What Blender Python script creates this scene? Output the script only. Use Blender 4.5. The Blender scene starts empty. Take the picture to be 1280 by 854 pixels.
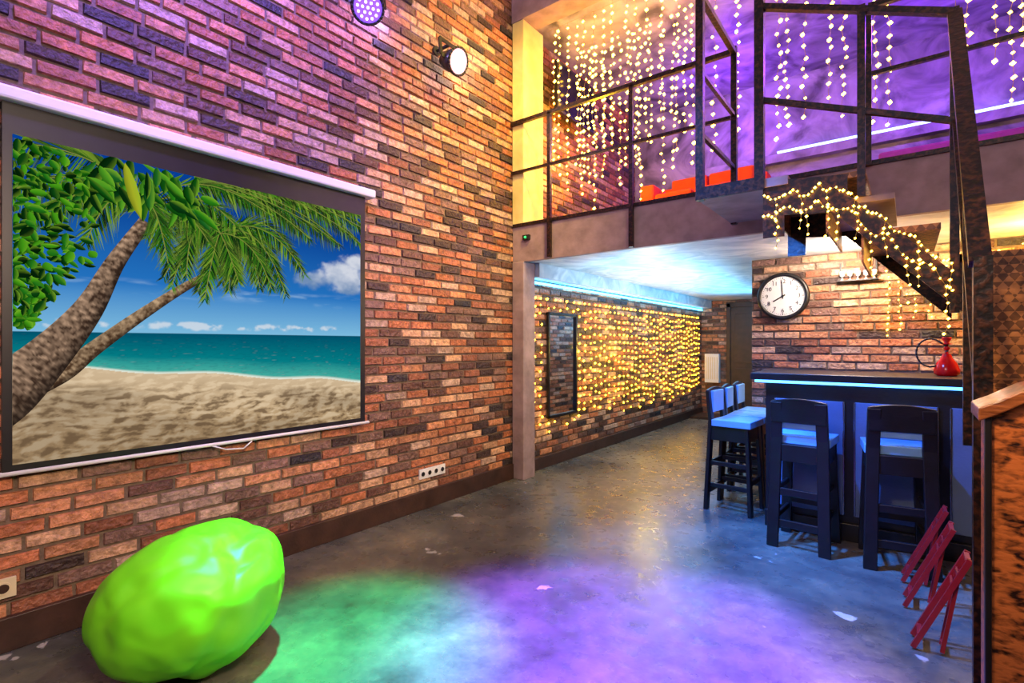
import bpy, bmesh, math, random
from mathutils import Vector, Matrix, noise
random.seed(7)
sc = bpy.context.scene
try:
    sc.view_settings.view_transform = 'Standard'
except Exception:
    pass

def S(r, g, b):
    def c(x):
        x /= 255.0
        return x/12.92 if x <= 0.04045 else ((x+0.055)/1.055)**2.4
    return (c(r), c(g), c(b), 1.0)

# ------------------------------------------------------------------ materials
def newmat(name):
    m = bpy.data.materials.new(name); m.use_nodes = True
    nt = m.node_tree
    return m, nt, nt.nodes['Principled BSDF']

def simple(name, col, rough=0.5, metal=0.0, var=0.15, scale=12.0, bump=0.0, bscale=60.0, spec=0.5, detail=5):
    m, nt, p = newmat(name)
    tc = nt.nodes.new('ShaderNodeTexCoord')
    n = nt.nodes.new('ShaderNodeTexNoise'); n.inputs['Scale'].default_value = scale; n.inputs['Detail'].default_value = detail
    nt.links.new(tc.outputs['Object'], n.inputs['Vector'])
    r = nt.nodes.new('ShaderNodeValToRGB')
    r.color_ramp.elements[0].position = 0.3; r.color_ramp.elements[1].position = 0.7
    r.color_ramp.elements[0].color = [c*(1-var) for c in col[:3]]+[1]
    r.color_ramp.elements[1].color = [min(1, c*(1+var)) for c in col[:3]]+[1]
    nt.links.new(n.outputs['Fac'], r.inputs['Fac'])
    nt.links.new(r.outputs['Color'], p.inputs['Base Color'])
    p.inputs['Roughness'].default_value = rough; p.inputs['Metallic'].default_value = metal
    p.inputs['Specular IOR Level'].default_value = spec
    if bump > 0:
        n2 = nt.nodes.new('ShaderNodeTexNoise'); n2.inputs['Scale'].default_value = bscale; n2.inputs['Detail'].default_value = 6
        nt.links.new(tc.outputs['Object'], n2.inputs['Vector'])
        b = nt.nodes.new('ShaderNodeBump'); b.inputs['Strength'].default_value = bump; b.inputs['Distance'].default_value = 0.01
        nt.links.new(n2.outputs['Fac'], b.inputs['Height']); nt.links.new(b.outputs['Normal'], p.inputs['Normal'])
    return m

def emis(name, col, strength):
    m, nt, p = newmat(name)
    p.inputs['Base Color'].default_value = (*col[:3], 1)
    p.inputs['Emission Color'].default_value = (*col[:3], 1)
    p.inputs['Emission Strength'].default_value = strength
    return m

def brick_mat():
    m, nt, p = newmat('brick_clay')
    a = nt.nodes.new('ShaderNodeAttribute'); a.attribute_name = 'Col'
    tc = nt.nodes.new('ShaderNodeTexCoord')
    n = nt.nodes.new('ShaderNodeTexNoise'); n.inputs['Scale'].default_value = 22; n.inputs['Detail'].default_value = 8; n.inputs['Roughness'].default_value = 0.7
    nt.links.new(tc.outputs['Object'], n.inputs['Vector'])
    mr = nt.nodes.new('ShaderNodeMapRange'); mr.inputs['From Min'].default_value = 0.3; mr.inputs['From Max'].default_value = 0.7
    mr.inputs['To Min'].default_value = 0.42; mr.inputs['To Max'].default_value = 1.5
    nt.links.new(n.outputs['Fac'], mr.inputs['Value'])
    mx = nt.nodes.new('ShaderNodeVectorMath'); mx.operation = 'SCALE'
    nt.links.new(a.outputs['Color'], mx.inputs[0]); nt.links.new(mr.outputs['Result'], mx.inputs['Scale'])
    nt.links.new(mx.outputs['Vector'], p.inputs['Base Color'])
    p.inputs['Roughness'].default_value = 0.52
    n2 = nt.nodes.new('ShaderNodeTexNoise'); n2.inputs['Scale'].default_value = 40; n2.inputs['Detail'].default_value = 9
    nt.links.new(tc.outputs['Object'], n2.inputs['Vector'])
    b = nt.nodes.new('ShaderNodeBump'); b.inputs['Strength'].default_value = 1.0; b.inputs['Distance'].default_value = 0.018
    nt.links.new(n2.outputs['Fac'], b.inputs['Height']); nt.links.new(b.outputs['Normal'], p.inputs['Normal'])
    return m

def plaster(name, c1, c2, scale=2.5, rough=0.6, dist=2.2, bump=.5):
    m, nt, p = newmat(name)
    tc = nt.nodes.new('ShaderNodeTexCoord')
    n = nt.nodes.new('ShaderNodeTexNoise'); n.inputs['Scale'].default_value = scale; n.inputs['Detail'].default_value = 8
    n.inputs['Distortion'].default_value = dist
    nt.links.new(tc.outputs['Object'], n.inputs['Vector'])
    r = nt.nodes.new('ShaderNodeValToRGB'); r.color_ramp.elements[0].position = 0.35; r.color_ramp.elements[1].position = 0.65
    r.color_ramp.elements[0].color = c1; r.color_ramp.elements[1].color = c2
    nt.links.new(n.outputs['Fac'], r.inputs['Fac']); nt.links.new(r.outputs['Color'], p.inputs['Base Color'])
    b = nt.nodes.new('ShaderNodeBump'); b.inputs['Strength'].default_value = bump; b.inputs['Distance'].default_value = 0.02
    nt.links.new(n.outputs['Fac'], b.inputs['Height']); nt.links.new(b.outputs['Normal'], p.inputs['Normal'])
    p.inputs['Roughness'].default_value = rough
    return m

def floor_mat():
    m, nt, p = newmat('polished_concrete')
    tc = nt.nodes.new('ShaderNodeTexCoord')
    n = nt.nodes.new('ShaderNodeTexNoise'); n.inputs['Scale'].default_value = 1.3; n.inputs['Detail'].default_value = 15; n.inputs['Roughness'].default_value = 0.72
    nt.links.new(tc.outputs['Object'], n.inputs['Vector'])
    r = nt.nodes.new('ShaderNodeValToRGB')
    e = r.color_ramp.elements
    e[0].position = 0.35; e[0].color = S(46, 45, 46); e[1].position = 0.68; e[1].color = S(128, 120, 104)
    x = e.new(0.46); x.color = S(74, 74, 72); x = e.new(0.56); x.color = S(98, 94, 86)
    nt.links.new(n.outputs['Fac'], r.inputs['Fac'])
    n3 = nt.nodes.new('ShaderNodeTexNoise'); n3.inputs['Scale'].default_value = 4.2; n3.inputs['Detail'].default_value = 5
    nt.links.new(tc.outputs['Object'], n3.inputs['Vector'])
    r3 = nt.nodes.new('ShaderNodeValToRGB'); r3.color_ramp.elements[0].position = 0.715; r3.color_ramp.elements[1].position = 0.73
    nt.links.new(n3.outputs['Fac'], r3.inputs['Fac'])
    mx = nt.nodes.new('ShaderNodeMix'); mx.data_type = 'RGBA'
    nt.links.new(r3.outputs['Color'], mx.inputs['Factor']); nt.links.new(r.outputs['Color'], mx.inputs['A']); mx.inputs['B'].default_value = S(165, 160, 158)
    nt.links.new(mx.outputs['Result'], p.inputs['Base Color'])
    n2 = nt.nodes.new('ShaderNodeTexNoise'); n2.inputs['Scale'].default_value = 14; n2.inputs['Detail'].default_value = 10
    nt.links.new(tc.outputs['Object'], n2.inputs['Vector'])
    mr = nt.nodes.new('ShaderNodeMapRange'); mr.inputs['To Min'].default_value = 0.22; mr.inputs['To Max'].default_value = 0.40
    mr.inputs['From Min'].default_value = 0.3; mr.inputs['From Max'].default_value = 0.7
    nt.links.new(n2.outputs['Fac'], mr.inputs['Value']); nt.links.new(mr.outputs['Result'], p.inputs['Roughness'])
    b = nt.nodes.new('ShaderNodeBump'); b.inputs['Strength'].default_value = 0.4; b.inputs['Distance'].default_value = 0.008
    nt.links.new(n2.outputs['Fac'], b.inputs['Height']); nt.links.new(b.outputs['Normal'], p.inputs['Normal'])
    return m

def rust_mat(name, c1, c2, scale=14, stretch=(1, 1, 1), metal=0.5, rough=0.4, p0=.42, p1=.62, dist=1.0):
    m, nt, p = newmat(name)
    tc = nt.nodes.new('ShaderNodeTexCoord'); mp = nt.nodes.new('ShaderNodeMapping'); mp.inputs['Scale'].default_value = stretch
    nt.links.new(tc.outputs['Object'], mp.inputs['Vector'])
    n = nt.nodes.new('ShaderNodeTexNoise'); n.inputs['Scale'].default_value = scale; n.inputs['Detail'].default_value = 8; n.inputs['Distortion'].default_value = dist
    nt.links.new(mp.outputs['Vector'], n.inputs['Vector'])
    r = nt.nodes.new('ShaderNodeValToRGB'); r.color_ramp.elements[0].position = p0; r.color_ramp.elements[1].position = p1
    r.color_ramp.elements[0].color = c1; r.color_ramp.elements[1].color = c2
    nt.links.new(n.outputs['Fac'], r.inputs['Fac']); nt.links.new(r.outputs['Color'], p.inputs['Base Color'])
    p.inputs['Metallic'].default_value = metal; p.inputs['Roughness'].default_value = rough
    b = nt.nodes.new('ShaderNodeBump'); b.inputs['Strength'].default_value = 0.5; b.inputs['Distance'].default_value = 0.005
    nt.links.new(n.outputs['Fac'], b.inputs['Height']); nt.links.new(b.outputs['Normal'], p.inputs['Normal'])
    return m

def diamond_mat():
    m, nt, p = newmat('diamond_plate')
    tc = nt.nodes.new('ShaderNodeTexCoord')
    mp = nt.nodes.new('ShaderNodeMapping'); mp.inputs['Rotation'].default_value = (math.radians(45), 0, math.radians(45))
    nt.links.new(tc.outputs['Object'], mp.inputs['Vector'])
    v = nt.nodes.new('ShaderNodeTexChecker'); v.inputs['Scale'].default_value = 36
    nt.links.new(mp.outputs['Vector'], v.inputs['Vector'])
    n = nt.nodes.new('ShaderNodeTexNoise'); n.inputs['Scale'].default_value = 16; n.inputs['Detail'].default_value = 6
    nt.links.new(tc.outputs['Object'], n.inputs['Vector'])
    ad = nt.nodes.new('ShaderNodeMath'); ad.operation = 'MULTIPLY'
    nt.links.new(v.outputs['Fac'], ad.inputs[0]); nt.links.new(n.outputs['Fac'], ad.inputs[1])
    ad2 = nt.nodes.new('ShaderNodeMath'); ad2.operation = 'MULTIPLY_ADD'; ad2.inputs[1].default_value = .8
    nt.links.new(n.outputs['Fac'], ad2.inputs[0]); nt.links.new(ad.outputs[0], ad2.inputs[2])
    r = nt.nodes.new('ShaderNodeValToRGB'); r.color_ramp.elements[0].position = 0.2; r.color_ramp.elements[1].position = 1.0
    r.color_ramp.elements[0].color = S(58, 38, 26); r.color_ramp.elements[1].color = S(185, 125, 72)
    nt.links.new(ad2.outputs[0], r.inputs['Fac']); nt.links.new(r.outputs['Color'], p.inputs['Base Color'])
    b = nt.nodes.new('ShaderNodeBump'); b.inputs['Strength'].default_value = 0.8; b.inputs['Distance'].default_value = 0.006
    nt.links.new(ad.outputs[0], b.inputs['Height']); nt.links.new(b.outputs['Normal'], p.inputs['Normal'])
    p.inputs['Metallic'].default_value = 0.4; p.inputs['Roughness'].default_value = 0.4
    return m

MB = brick_mat()
MMORT = simple('mortar', S(112, 94, 80), 0.9, var=0.25, scale=30, bump=0.6)
MFLOOR = floor_mat()
MBLACK = simple('black_paint', S(22, 20, 22), 0.4, var=0.3)
MBLKWOOD = simple('black_stained_wood', S(15, 15, 22), 0.38, var=0.3, bump=0.15)
MCONC = plaster('concrete_grey', S(100, 90, 85), S(135, 125, 118), 4, dist=.3)
MBEAM = simple('beam_concrete', S(150, 126, 126), .55, var=.28, scale=7, bump=.3, bscale=25, detail=10)
MPLW = plaster('white_plaster', S(180, 188, 195), S(232, 232, 230), 2.5, 0.4)
MPLP = plaster('mezz_plaster', S(75, 70, 85), S(165, 155, 180), 2.2, 0.5, dist=1.4)
MWD = simple('dark_brown_wood', S(60, 38, 30), 0.45, var=0.35, scale=9, bump=0.2)
MSTEEL = rust_mat('weathered_steel', S(12, 9, 10), S(84, 48, 28), 45, metal=0.3, rough=0.38, p0=.45, p1=.72, dist=.2)
MBURNT = rust_mat('burnt_wood', S(34, 16, 8), S(190, 108, 52), 34, (1, 1, 2.2), metal=0.0, rough=0.35, p0=.34, p1=.58, dist=.3)
MOAK = rust_mat('varnished_wood', S(100, 52, 24), S(160, 94, 50), 10, (1, 1, 6), metal=0.0, rough=0.3)
MDIA = diamond_mat()
MWHITE = simple('white_plastic', S(225, 225, 225), 0.4, var=0.03)
MCREAM = simple('cream_plastic', S(215, 200, 165), 0.4, var=0.03)
MSEAT = simple('seat_vinyl', S(120, 175, 232), 0.35, var=0.06)
MPANEL = simple('bar_panel_grey', S(90, 112, 155), 0.45, var=0.12, bump=0.2, scale=5)
MCHROME = simple('brushed_metal', S(140, 145, 160), 0.25, metal=1.0, var=0.05)
MRED = simple('red_glass', S(220, 18, 12), 0.12, var=0.1)
MREDP = simple('red_painted_steel', S(140, 26, 32), 0.35, var=0.15)
MORANGE = simple('orange_fabric', S(200, 52, 14), 0.75, var=0.15, bump=0.3)
MPINK = simple('magenta_fabric', S(130, 50, 90), 0.75, var=0.15, bump=0.3)
MBULB = emis('warm_bulb', (1.0, 0.52, 0.04), 28)
MBULB2 = emis('warm_bulb_dense', (1.0, 0.52, 0.02), 24)
MWIRE = simple('wire', S(150, 125, 60), 0.4, var=0.05)
MLEDC = emis('led_cyan', (0.08, 0.50, 1.0), 9)
MLEDB = emis('led_blue', (0.07, 0.32, 1.0), 6)
MLEDV = emis('led_violet_white', (0.20, 0.30, 1.0), 6)

# ------------------------------------------------------------------ mesh builder
class B:
    def __init__(s):
        s.bm = bmesh.new(); s.mats = []
    def mi(s, mat):
        if mat not in s.mats: s.mats.append(mat)
        return s.mats.index(mat)
    def _fin(s, verts, mat, smooth=False):
        i = s.mi(mat)
        for f in {f for v in verts for f in v.link_faces}:
            f.material_index = i; f.smooth = smooth
    def box(s, a, b, mat, M=None):
        c = [(a[i]+b[i])/2 for i in range(3)]; d = [abs(b[i]-a[i]) for i in range(3)]
        m = Matrix.Translation(c) @ Matrix.Diagonal((*d, 1))
        if M is not None: m = M @ m
        r = bmesh.ops.create_cube(s.bm, size=1, matrix=m); s._fin(r['verts'], mat); return r['verts']
    def beam(s, p0, p1, w, h, mat, up=(0, 0, 1)):
        p0 = Vector(p0); p1 = Vector(p1); d = p1-p0; L = d.length; z = d.normalized()
        up = Vector(up)
        if abs(z.dot(up)) > 0.98: up = Vector((0, 1, 0))
        x = up.cross(z).normalized(); y = z.cross(x)
        R = Matrix((x, y, z)).transposed().to_4x4()
        m = Matrix.Translation((p0+p1)/2) @ R @ Matrix.Diagonal((w, h, L, 1))
        r = bmesh.ops.create_cube(s.bm, size=1, matrix=m); s._fin(r['verts'], mat); return r['verts']
    def cyl(s, p0, p1, r1, mat, r2=None, seg=20, smooth=True):
        p0 = Vector(p0); p1 = Vector(p1); d = p1-p0
        if r2 is None: r2 = r1
        q = d.to_track_quat('Z', 'Y').to_matrix().to_4x4()
        m = Matrix.Translation((p0+p1)/2) @ q
        r = bmesh.ops.create_cone(s.bm, cap_ends=True, segments=seg, radius1=r1, radius2=r2, depth=d.length, matrix=m)
        s._fin(r['verts'], mat, smooth)
        for f in {f for v in r['verts'] for f in v.link_faces}:
            if len(f.verts) > 4: f.smooth = False
        return r['verts']
    def ball(s, c, r, mat, sub=2, scale=(1, 1, 1), smooth=True):
        m = Matrix.Translation(c) @ Matrix.Diagonal((*scale, 1))
        q = bmesh.ops.create_icosphere(s.bm, subdivisions=sub, radius=r, matrix=m); s._fin(q['verts'], mat, smooth); return q['verts']
    def prism(s, pts, off, mat):
        off = Vector(off)
        a = [s.bm.verts.new(p) for p in pts]; b = [s.bm.verts.new(Vector(p)+off) for p in pts]
        n = len(pts); s.bm.faces.new(a); s.bm.faces.new(b[::-1])
        for i in range(n): s.bm.faces.new((a[i], b[i], b[(i+1) % n], a[(i+1) % n]))
        s._fin(a+b, mat)
    def tube(s, pts, r, mat, seg=8):
        for i in range(len(pts)-1): s.cyl(pts[i], pts[i+1], r, mat, seg=seg)
        for p in pts[1:-1]: s.ball(p, r, mat, 1)
    def lathe(s, c, prof, mat, seg=28):
        rings = []
        for r, z in prof:
            rings.append([s.bm.verts.new((c[0]+r*math.cos(2*math.pi*k/seg), c[1]+r*math.sin(2*math.pi*k/seg), c[2]+z)) for k in range(seg)])
        for a, b in zip(rings, rings[1:]):
            for k in range(seg): s.bm.faces.new((a[k], a[(k+1) % seg], b[(k+1) % seg], b[k]))
        s.bm.faces.new(rings[0][::-1]); s.bm.faces.new(rings[-1])
        s._fin([v for r in rings for v in r], mat, True)
    def done(s, name, bevel=0, parent=None, M=None, fixn=True):
        if fixn: bmesh.ops.recalc_face_normals(s.bm, faces=s.bm.faces[:])
        if M is not None: bmesh.ops.transform(s.bm, matrix=M, verts=s.bm.verts[:])
        xs = [v.co for v in s.bm.verts]
        mn = Vector([min(c[i] for c in xs) for i in range(3)]); mx = Vector([max(c[i] for c in xs) for i in range(3)])
        o = Vector(((mn.x+mx.x)/2, (mn.y+mx.y)/2, mn.z))
        bmesh.ops.translate(s.bm, vec=-o, verts=s.bm.verts[:])
        me = bpy.data.meshes.new(name); s.bm.to_mesh(me); s.bm.free()
        for m in s.mats: me.materials.append(m)
        ob = bpy.data.objects.new(name, me); sc.collection.objects.link(ob)
        ob.location = o
        if bevel:
            md = ob.modifiers.new('Bevel', 'BEVEL'); md.width = bevel; md.segments = 2; md.limit_method = 'ANGLE'
        if parent is not None:
            ob.parent = parent; ob.location = o - parent.location
        return ob

def empty(name, loc):
    e = bpy.data.objects.new(name, None); e.location = loc; e.empty_display_size = 0.1
    sc.collection.objects.link(e); return e
def sstep(a, b, x):
    t = max(0, min(1, (x-a)/(b-a))); return t*t*(3-2*t)

# ------------------------------------------------------------------ bean bag (cloth-settled while the scene is still empty)
def lime():
    m, nt, p = newmat('lime_fabric')
    tc = nt.nodes.new('ShaderNodeTexCoord'); n = nt.nodes.new('ShaderNodeTexNoise'); n.inputs['Scale'].default_value = 5; n.inputs['Detail'].default_value = 6
    nt.links.new(tc.outputs['Object'], n.inputs['Vector'])
    r = nt.nodes.new('ShaderNodeValToRGB'); r.color_ramp.elements[0].color = S(88, 208, 18); r.color_ramp.elements[1].color = S(140, 235, 40)
    nt.links.new(n.outputs['Fac'], r.inputs['Fac']); nt.links.new(r.outputs['Color'], p.inputs['Base Color'])
    p.inputs['Roughness'].default_value = 0.42
    return m
MLIME = lime()
R = Vector((.79, .61, 0)); F = Vector((-.61, .79, 0))
pole = (R*.60 - F*.20 + Vector((0, 0, .77))).normalized()
t1 = pole.cross(Vector((0, 0, 1))).normalized(); t2 = pole.cross(t1)
def polar(p):
    n = p.normalized()
    return math.atan2(n.dot(t2), n.dot(t1)), math.acos(max(-1, min(1, n.dot(pole))))
def settle_bag():
    bm = bmesh.new(); bmesh.ops.create_icosphere(bm, subdivisions=6, radius=1)
    seamw = []
    for v in bm.verts:
        p = v.co.copy()
        th, ph = polar(p)
        sw = math.exp(-(abs(math.sin(th*2.5+.55))*math.sin(ph)/.035)**2)
        sw = max(sw, math.exp(-(ph/.16)**4))
        seamw.append(sw)
        z = p.z; e = 2.6; lt, fw = p.dot(R), p.dot(F)
        k = .5+.5*(abs(lt)**e+abs(fw)**e+abs(z)**e)**(-1/e)
        p = p*k
        v.co = Vector((p.x*.37, p.y*.37, p.z*.30+.33))
        v.co += v.co.normalized()*(.022*noise.noise(p*2.2))
    for f in bm.faces: f.smooth = True
    bmesh.ops.recalc_face_normals(bm, faces=bm.faces[:])
    V0 = bm.calc_volume()
    me = bpy.data.meshes.new('bag'); bm.to_mesh(me); bm.free()
    bag = bpy.data.objects.new('bag_sim', me); sc.collection.objects.link(bag)
    vg = bag.vertex_groups.new(name='seam')
    for i, w in enumerate(seamw): vg.add([i], w, 'REPLACE')
    pm = bpy.data.meshes.new('pl'); pm.from_pydata([(-3, -3, 0), (3, -3, 0), (3, 3, 0), (-3, 3, 0)], [], [(0, 1, 2, 3)])
    pl = bpy.data.objects.new('pl', pm); sc.collection.objects.link(pl); pl.modifiers.new('c', 'COLLISION')
    pl.collision.thickness_outer = .004; pl.collision.cloth_friction = 20
    md = bag.modifiers.new('cloth', 'CLOTH'); s = md.settings
    s.quality = 8; s.mass = .001; s.air_damping = 3
    s.tension_stiffness = 20; s.compression_stiffness = 20; s.shear_stiffness = 10; s.bending_stiffness = .15
    s.tension_damping = 8; s.compression_damping = 8; s.shear_damping = 8
    s.vertex_group_shrink = 'seam'; s.shrink_min = -.055; s.shrink_max = .05
    s.use_pressure = True; s.use_pressure_volume = True; s.target_volume = V0*1.0; s.uniform_pressure_force = 0; s.pressure_factor = 1.5
    s.fluid_density = .05
    md.collision_settings.distance_min = .004; md.collision_settings.collision_quality = 2
    N = 40
    md.point_cache.frame_start = 1; md.point_cache.frame_end = N
    sc.frame_start = 1; sc.frame_end = N
    for f in range(1, N+1): sc.frame_set(f)
    dg = bpy.context.evaluated_depsgraph_get()
    ev = bag.evaluated_get(dg); m2 = ev.to_mesh(); pts = [v.co.copy() for v in m2.vertices]; faces = [tuple(p.vertices) for p in m2.polygons]; ev.to_mesh_clear()
    bpy.data.objects.remove(bag); bpy.data.objects.remove(pl)
    sc.frame_set(1)
    return pts, faces, V0
bagok = False
try:
    pts, faces, V0 = settle_bag()
    lat = [p.dot(R) for p in pts]; fw = [p.dot(F) for p in pts]; zs = [p.z for p in pts]
    dl, df, dz = max(lat)-min(lat), max(fw)-min(fw), max(zs)-min(zs)
    if all(math.isfinite(v) for v in (dl, df, dz)) and .3 < dl < 1.6 and .15 < dz < 1.3:
        cl_, cf_, z0 = (max(lat)+min(lat))/2, (max(fw)+min(fw))/2, min(zs)
        new = []
        for p in pts:
            a = (p.dot(R)-cl_)/dl*.70; b = (p.dot(F)-cf_)/df*.68; z = (p.z-z0)/dz*.575
            z *= 1+.25*a
            new.append(R*a+F*b+Vector((0, 0, z)))
        me = bpy.data.meshes.new('bean_bag_chair'); me.from_pydata([tuple(p) for p in new], [], faces); me.materials.append(MLIME)
        for p in me.polygons: p.use_smooth = True
        ob = bpy.data.objects.new('bean_bag_chair', me); ob.location = (.775, .885, 0.0); sc.collection.objects.link(ob)
        sm = ob.modifiers.new('soften', 'SMOOTH'); sm.factor = .5; sm.iterations = 14
        bagok = True
except Exception as ex:
    print('bag sim failed', ex)
def ridge(x): return 1-min(1, abs(x)*3.0)
if not bagok:
    q = B(); vs = q.ball((0, 0, 0), 1, MLIME, 7)
    for v in q.bm.verts:
        p = v.co.copy(); th, ph = polar(p)
        lt, fw, zz = p.dot(R), p.dot(F), p.z
        k = (abs(lt)**3+abs(fw)**3+abs(zz)**3)**(-1/3)
        r = .42+.58*k-.030*math.exp(-(abs(math.sin(th*2.5+.55))/.05)**2)*math.sin(ph)**.5
        cc, ss = math.cos(th), math.sin(th)
        r += math.exp(-((ph-.40)/.50)**2)*(.10*noise.noise(Vector((cc*2.4, ss*2.4, ph*.4)))+.07*noise.noise(Vector((cc*4.2, ss*4.2, ph*.6+4))))
        r += .030*ridge(noise.noise(Vector((cc*1.8+.5*zz, ss*1.8, ph*.9+9))))*sstep(-.6, .1, zz)+.05*noise.noise(p*1.5)
        p = p*r; z = p.z*.285*(1+.17*p.dot(R))+.268
        if z < .10: z = .10-(.10-z)*.42
        v.co = Vector((p.x*.33, p.y*.33, max(z, 0)))
    q.done('bean_bag_chair', M=Matrix.Translation((.77, .875, 0)))

# ------------------------------------------------------------------ brick walls
PAL = [(S(62, 42, 38), 3), (S(98, 64, 52), 4), (S(144, 86, 60), 6), (S(174, 104, 68), 6), (S(188, 126, 88), 6), (S(198, 152, 118), 5), (S(178, 146, 126), 4), (S(126, 92, 80), 5), (S(50, 40, 44), 2)]
PALF = [c for c, n in PAL for _ in range(n)]
def brick_wall(name, o, du, nrm, L, H, thick=0.12, seed=1):
    rnd = random.Random(seed)
    o = Vector(o); du = Vector(du); n = Vector(nrm); up = Vector((0, 0, 1))
    bm = bmesh.new(); cl = bm.loops.layers.float_color.new('Col')
    def P(a, z, h): return o + du*a + up*z + n*h
    c = [P(0, 0, -.006), P(L, 0, -.006), P(L, H, -.006), P(0, H, -.006), P(0, 0, -thick), P(L, 0, -thick), P(L, H, -thick), P(0, H, -thick)]
    v = [bm.verts.new(p) for p in c]
    for q in ((0, 1, 2, 3), (4, 7, 6, 5), (0, 4, 5, 1), (1, 5, 6, 2), (2, 6, 7, 3), (3, 7, 4, 0)):
        f = bm.faces.new([v[i] for i in q]); f.material_index = 1
    ph, pl, g = 0.070, 0.218, 0.0140
    row = 0; z = 0.004
    while z < H:
        z1 = min(z+ph-g, H)
        a = -pl*(0.5 if row % 2 else 0) + rnd.uniform(-.02, .02)
        while a < L:
            l = pl + rnd.uniform(-.014, .014)
            a0 = max(a, 0); a1 = min(a+l-g, L)
            if a1-a0 > 0.015 and z1-z > 0.01:
                col = rnd.choice(PALF); k = rnd.uniform(.8, 1.2); col = (col[0]*k, col[1]*k, col[2]*k, 1)
                j = lambda: rnd.uniform(-.0035, .0035)
                hh = 0.004 + rnd.uniform(0, .008); e = 0.004
                base = [bm.verts.new(P(x, y, -.008)) for x, y in ((a0, z), (a1, z), (a1, z1), (a0, z1))]
                top = [bm.verts.new(P(x+j(), y+j(), hh+j()*.6)) for x, y in ((a0+e, z+e), (a1-e, z+e), (a1-e, z1-e), (a0+e, z1-e))]
                fs = [bm.faces.new(top)] + [bm.faces.new((base[i], base[(i+1) % 4], top[(i+1) % 4], top[i])) for i in range(4)]
                for f in fs:
                    for lp in f.loops: lp[cl] = col
            a += l
        z += ph; row += 1
    bmesh.ops.recalc_face_normals(bm, faces=bm.faces[:])
    me = bpy.data.meshes.new(name); bm.to_mesh(me); bm.free()
    me.materials.append(MB); me.materials.append(MMORT)
    ob = bpy.data.objects.new(name, me); sc.collection.objects.link(ob); return ob

def slab(name, a, b, mat, bevel=0):
    q = B(); q.box(a, b, mat); return q.done(name, bevel)

YM = 4.08     # mezzanine edge
slab('floor', (-0.15, -1.6, -0.12), (4.95, 10.2, 0), MFLOOR)
brick_wall('wall_left', (0, -1.5, 0), (0, 1, 0), (1, 0, 0), 11.6, 4.9, seed=3)
brick_wall('wall_bar', (1.94, 5.43, 0), (1, 0, 0), (0, -1, 0), 2.86, 2.17, seed=5)
brick_wall('wall_corridor', (1.94, 5.56, 0), (0, 1, 0), (-1, 0, 0), 4.5, 2.17, seed=6)
brick_wall('wall_back', (0, 10.06, 0), (1, 0, 0), (0, -1, 0), 1.94, 2.17, seed=8)
slab('wall_right', (4.8, -1.6, 0), (4.92, 10.2, 4.9), MCONC)
slab('wall_front', (-0.1, -1.72, 0), (4.9, -1.5, 4.9), MCONC)
slab('wall_mezzanine_back', (0.012, 7.0, 2.51), (4.8, 7.12, 4.6), MPLP)
slab('ceiling', (-0.1, -1.6, 4.9), (4.9, YM+.2, 5.0), MPLW)
slab('ceiling_mezzanine', (0.012, YM+.22, 4.6), (4.8, 7.12, 4.72), MPLP)
slab('trim_ceiling_beam', (0.012, YM-.02, 4.56), (4.8, YM+.22, 4.9), MBEAM)
q = B(); q.box((0.012, YM+.03, 2.171), (4.8, 10.1, 2.51), MPLW); q.box((0.012, YM, 2.165), (4.8, YM+.05, 2.515), MBEAM)
q.done('mezzanine_floor')
slab('pillar', (0.012, YM-.01, 0), (0.15, YM+.19, 2.165), MBEAM, 0.006)
MPIL = plaster('pillar_plaster', S(205, 185, 110), S(230, 210, 140), 4, dist=.4)
slab('pillar', (0.012, YM-.01, 2.516), (0.15, YM+.34, 4.56), MPIL, 0.006)
slab('baseboard_left', (0.0, -1.5, 0), (0.035, YM-.015, 0.15), MWD, 0.004)
slab('baseboard_corridor', (0.0, YM+.2, 0), (0.035, 10.05, 0.13), MWD, 0.004)
slab('trim_step', (0.04, 9.3, 0), (0.75, 9.9, 0.05), MWD, 0.004)
q = B(); q.box((0.012, YM+.2, 2.03), (0.20, 10.05, 2.17), MPLW); q.done('trim_cove')
slab('led_strip_cove', (0.02, YM+.2, 1.985), (0.045, 10.0, 2.010), MLEDC)

# ------------------------------------------------------------------ end wall door, heater
q = B()
dx0, dx1, dy = 0.55, 1.40, 10.04
q.box((dx0-.07, dy-.04, 0), (dx0, dy, 2.1), MWD); q.box((dx1, dy-.04, 0), (dx1+.07, dy, 2.1), MWD); q.box((dx0-.07, dy-.04, 2.03), (dx1+.07, dy, 2.12), MWD)
q.box((dx0, dy-.02, 0), (dx1, dy, 2.03), MWD)
for z0, z1 in ((.15, .9), (1.0, 1.9)):
    for a in (dx0+.08, (dx0+dx1)/2+.04):
        q.box((a, dy-.035, z0), (a+.3, dy-.02, z1), MWD)
q.cyl((dx1-.07, dy-.07, 1.0), (dx1-.07, dy-.02, 1.0), .012, MCHROME); q.cyl((dx1-.07, dy-.07, 1.0), (dx1-.18, dy-.07, 1.0), .01, MCHROME)
q.done('door_1', 0.004)
q = B(); q.box((0.10, 9.95, .62), (0.36, 10.05, 1.16), MWHITE)
for k in range(6): q.box((0.12+.04*k, 9.944, .68), (0.135+.04*k, 9.952, 1.1), MCREAM)
q.done('wall_heater', 0.006)

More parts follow.
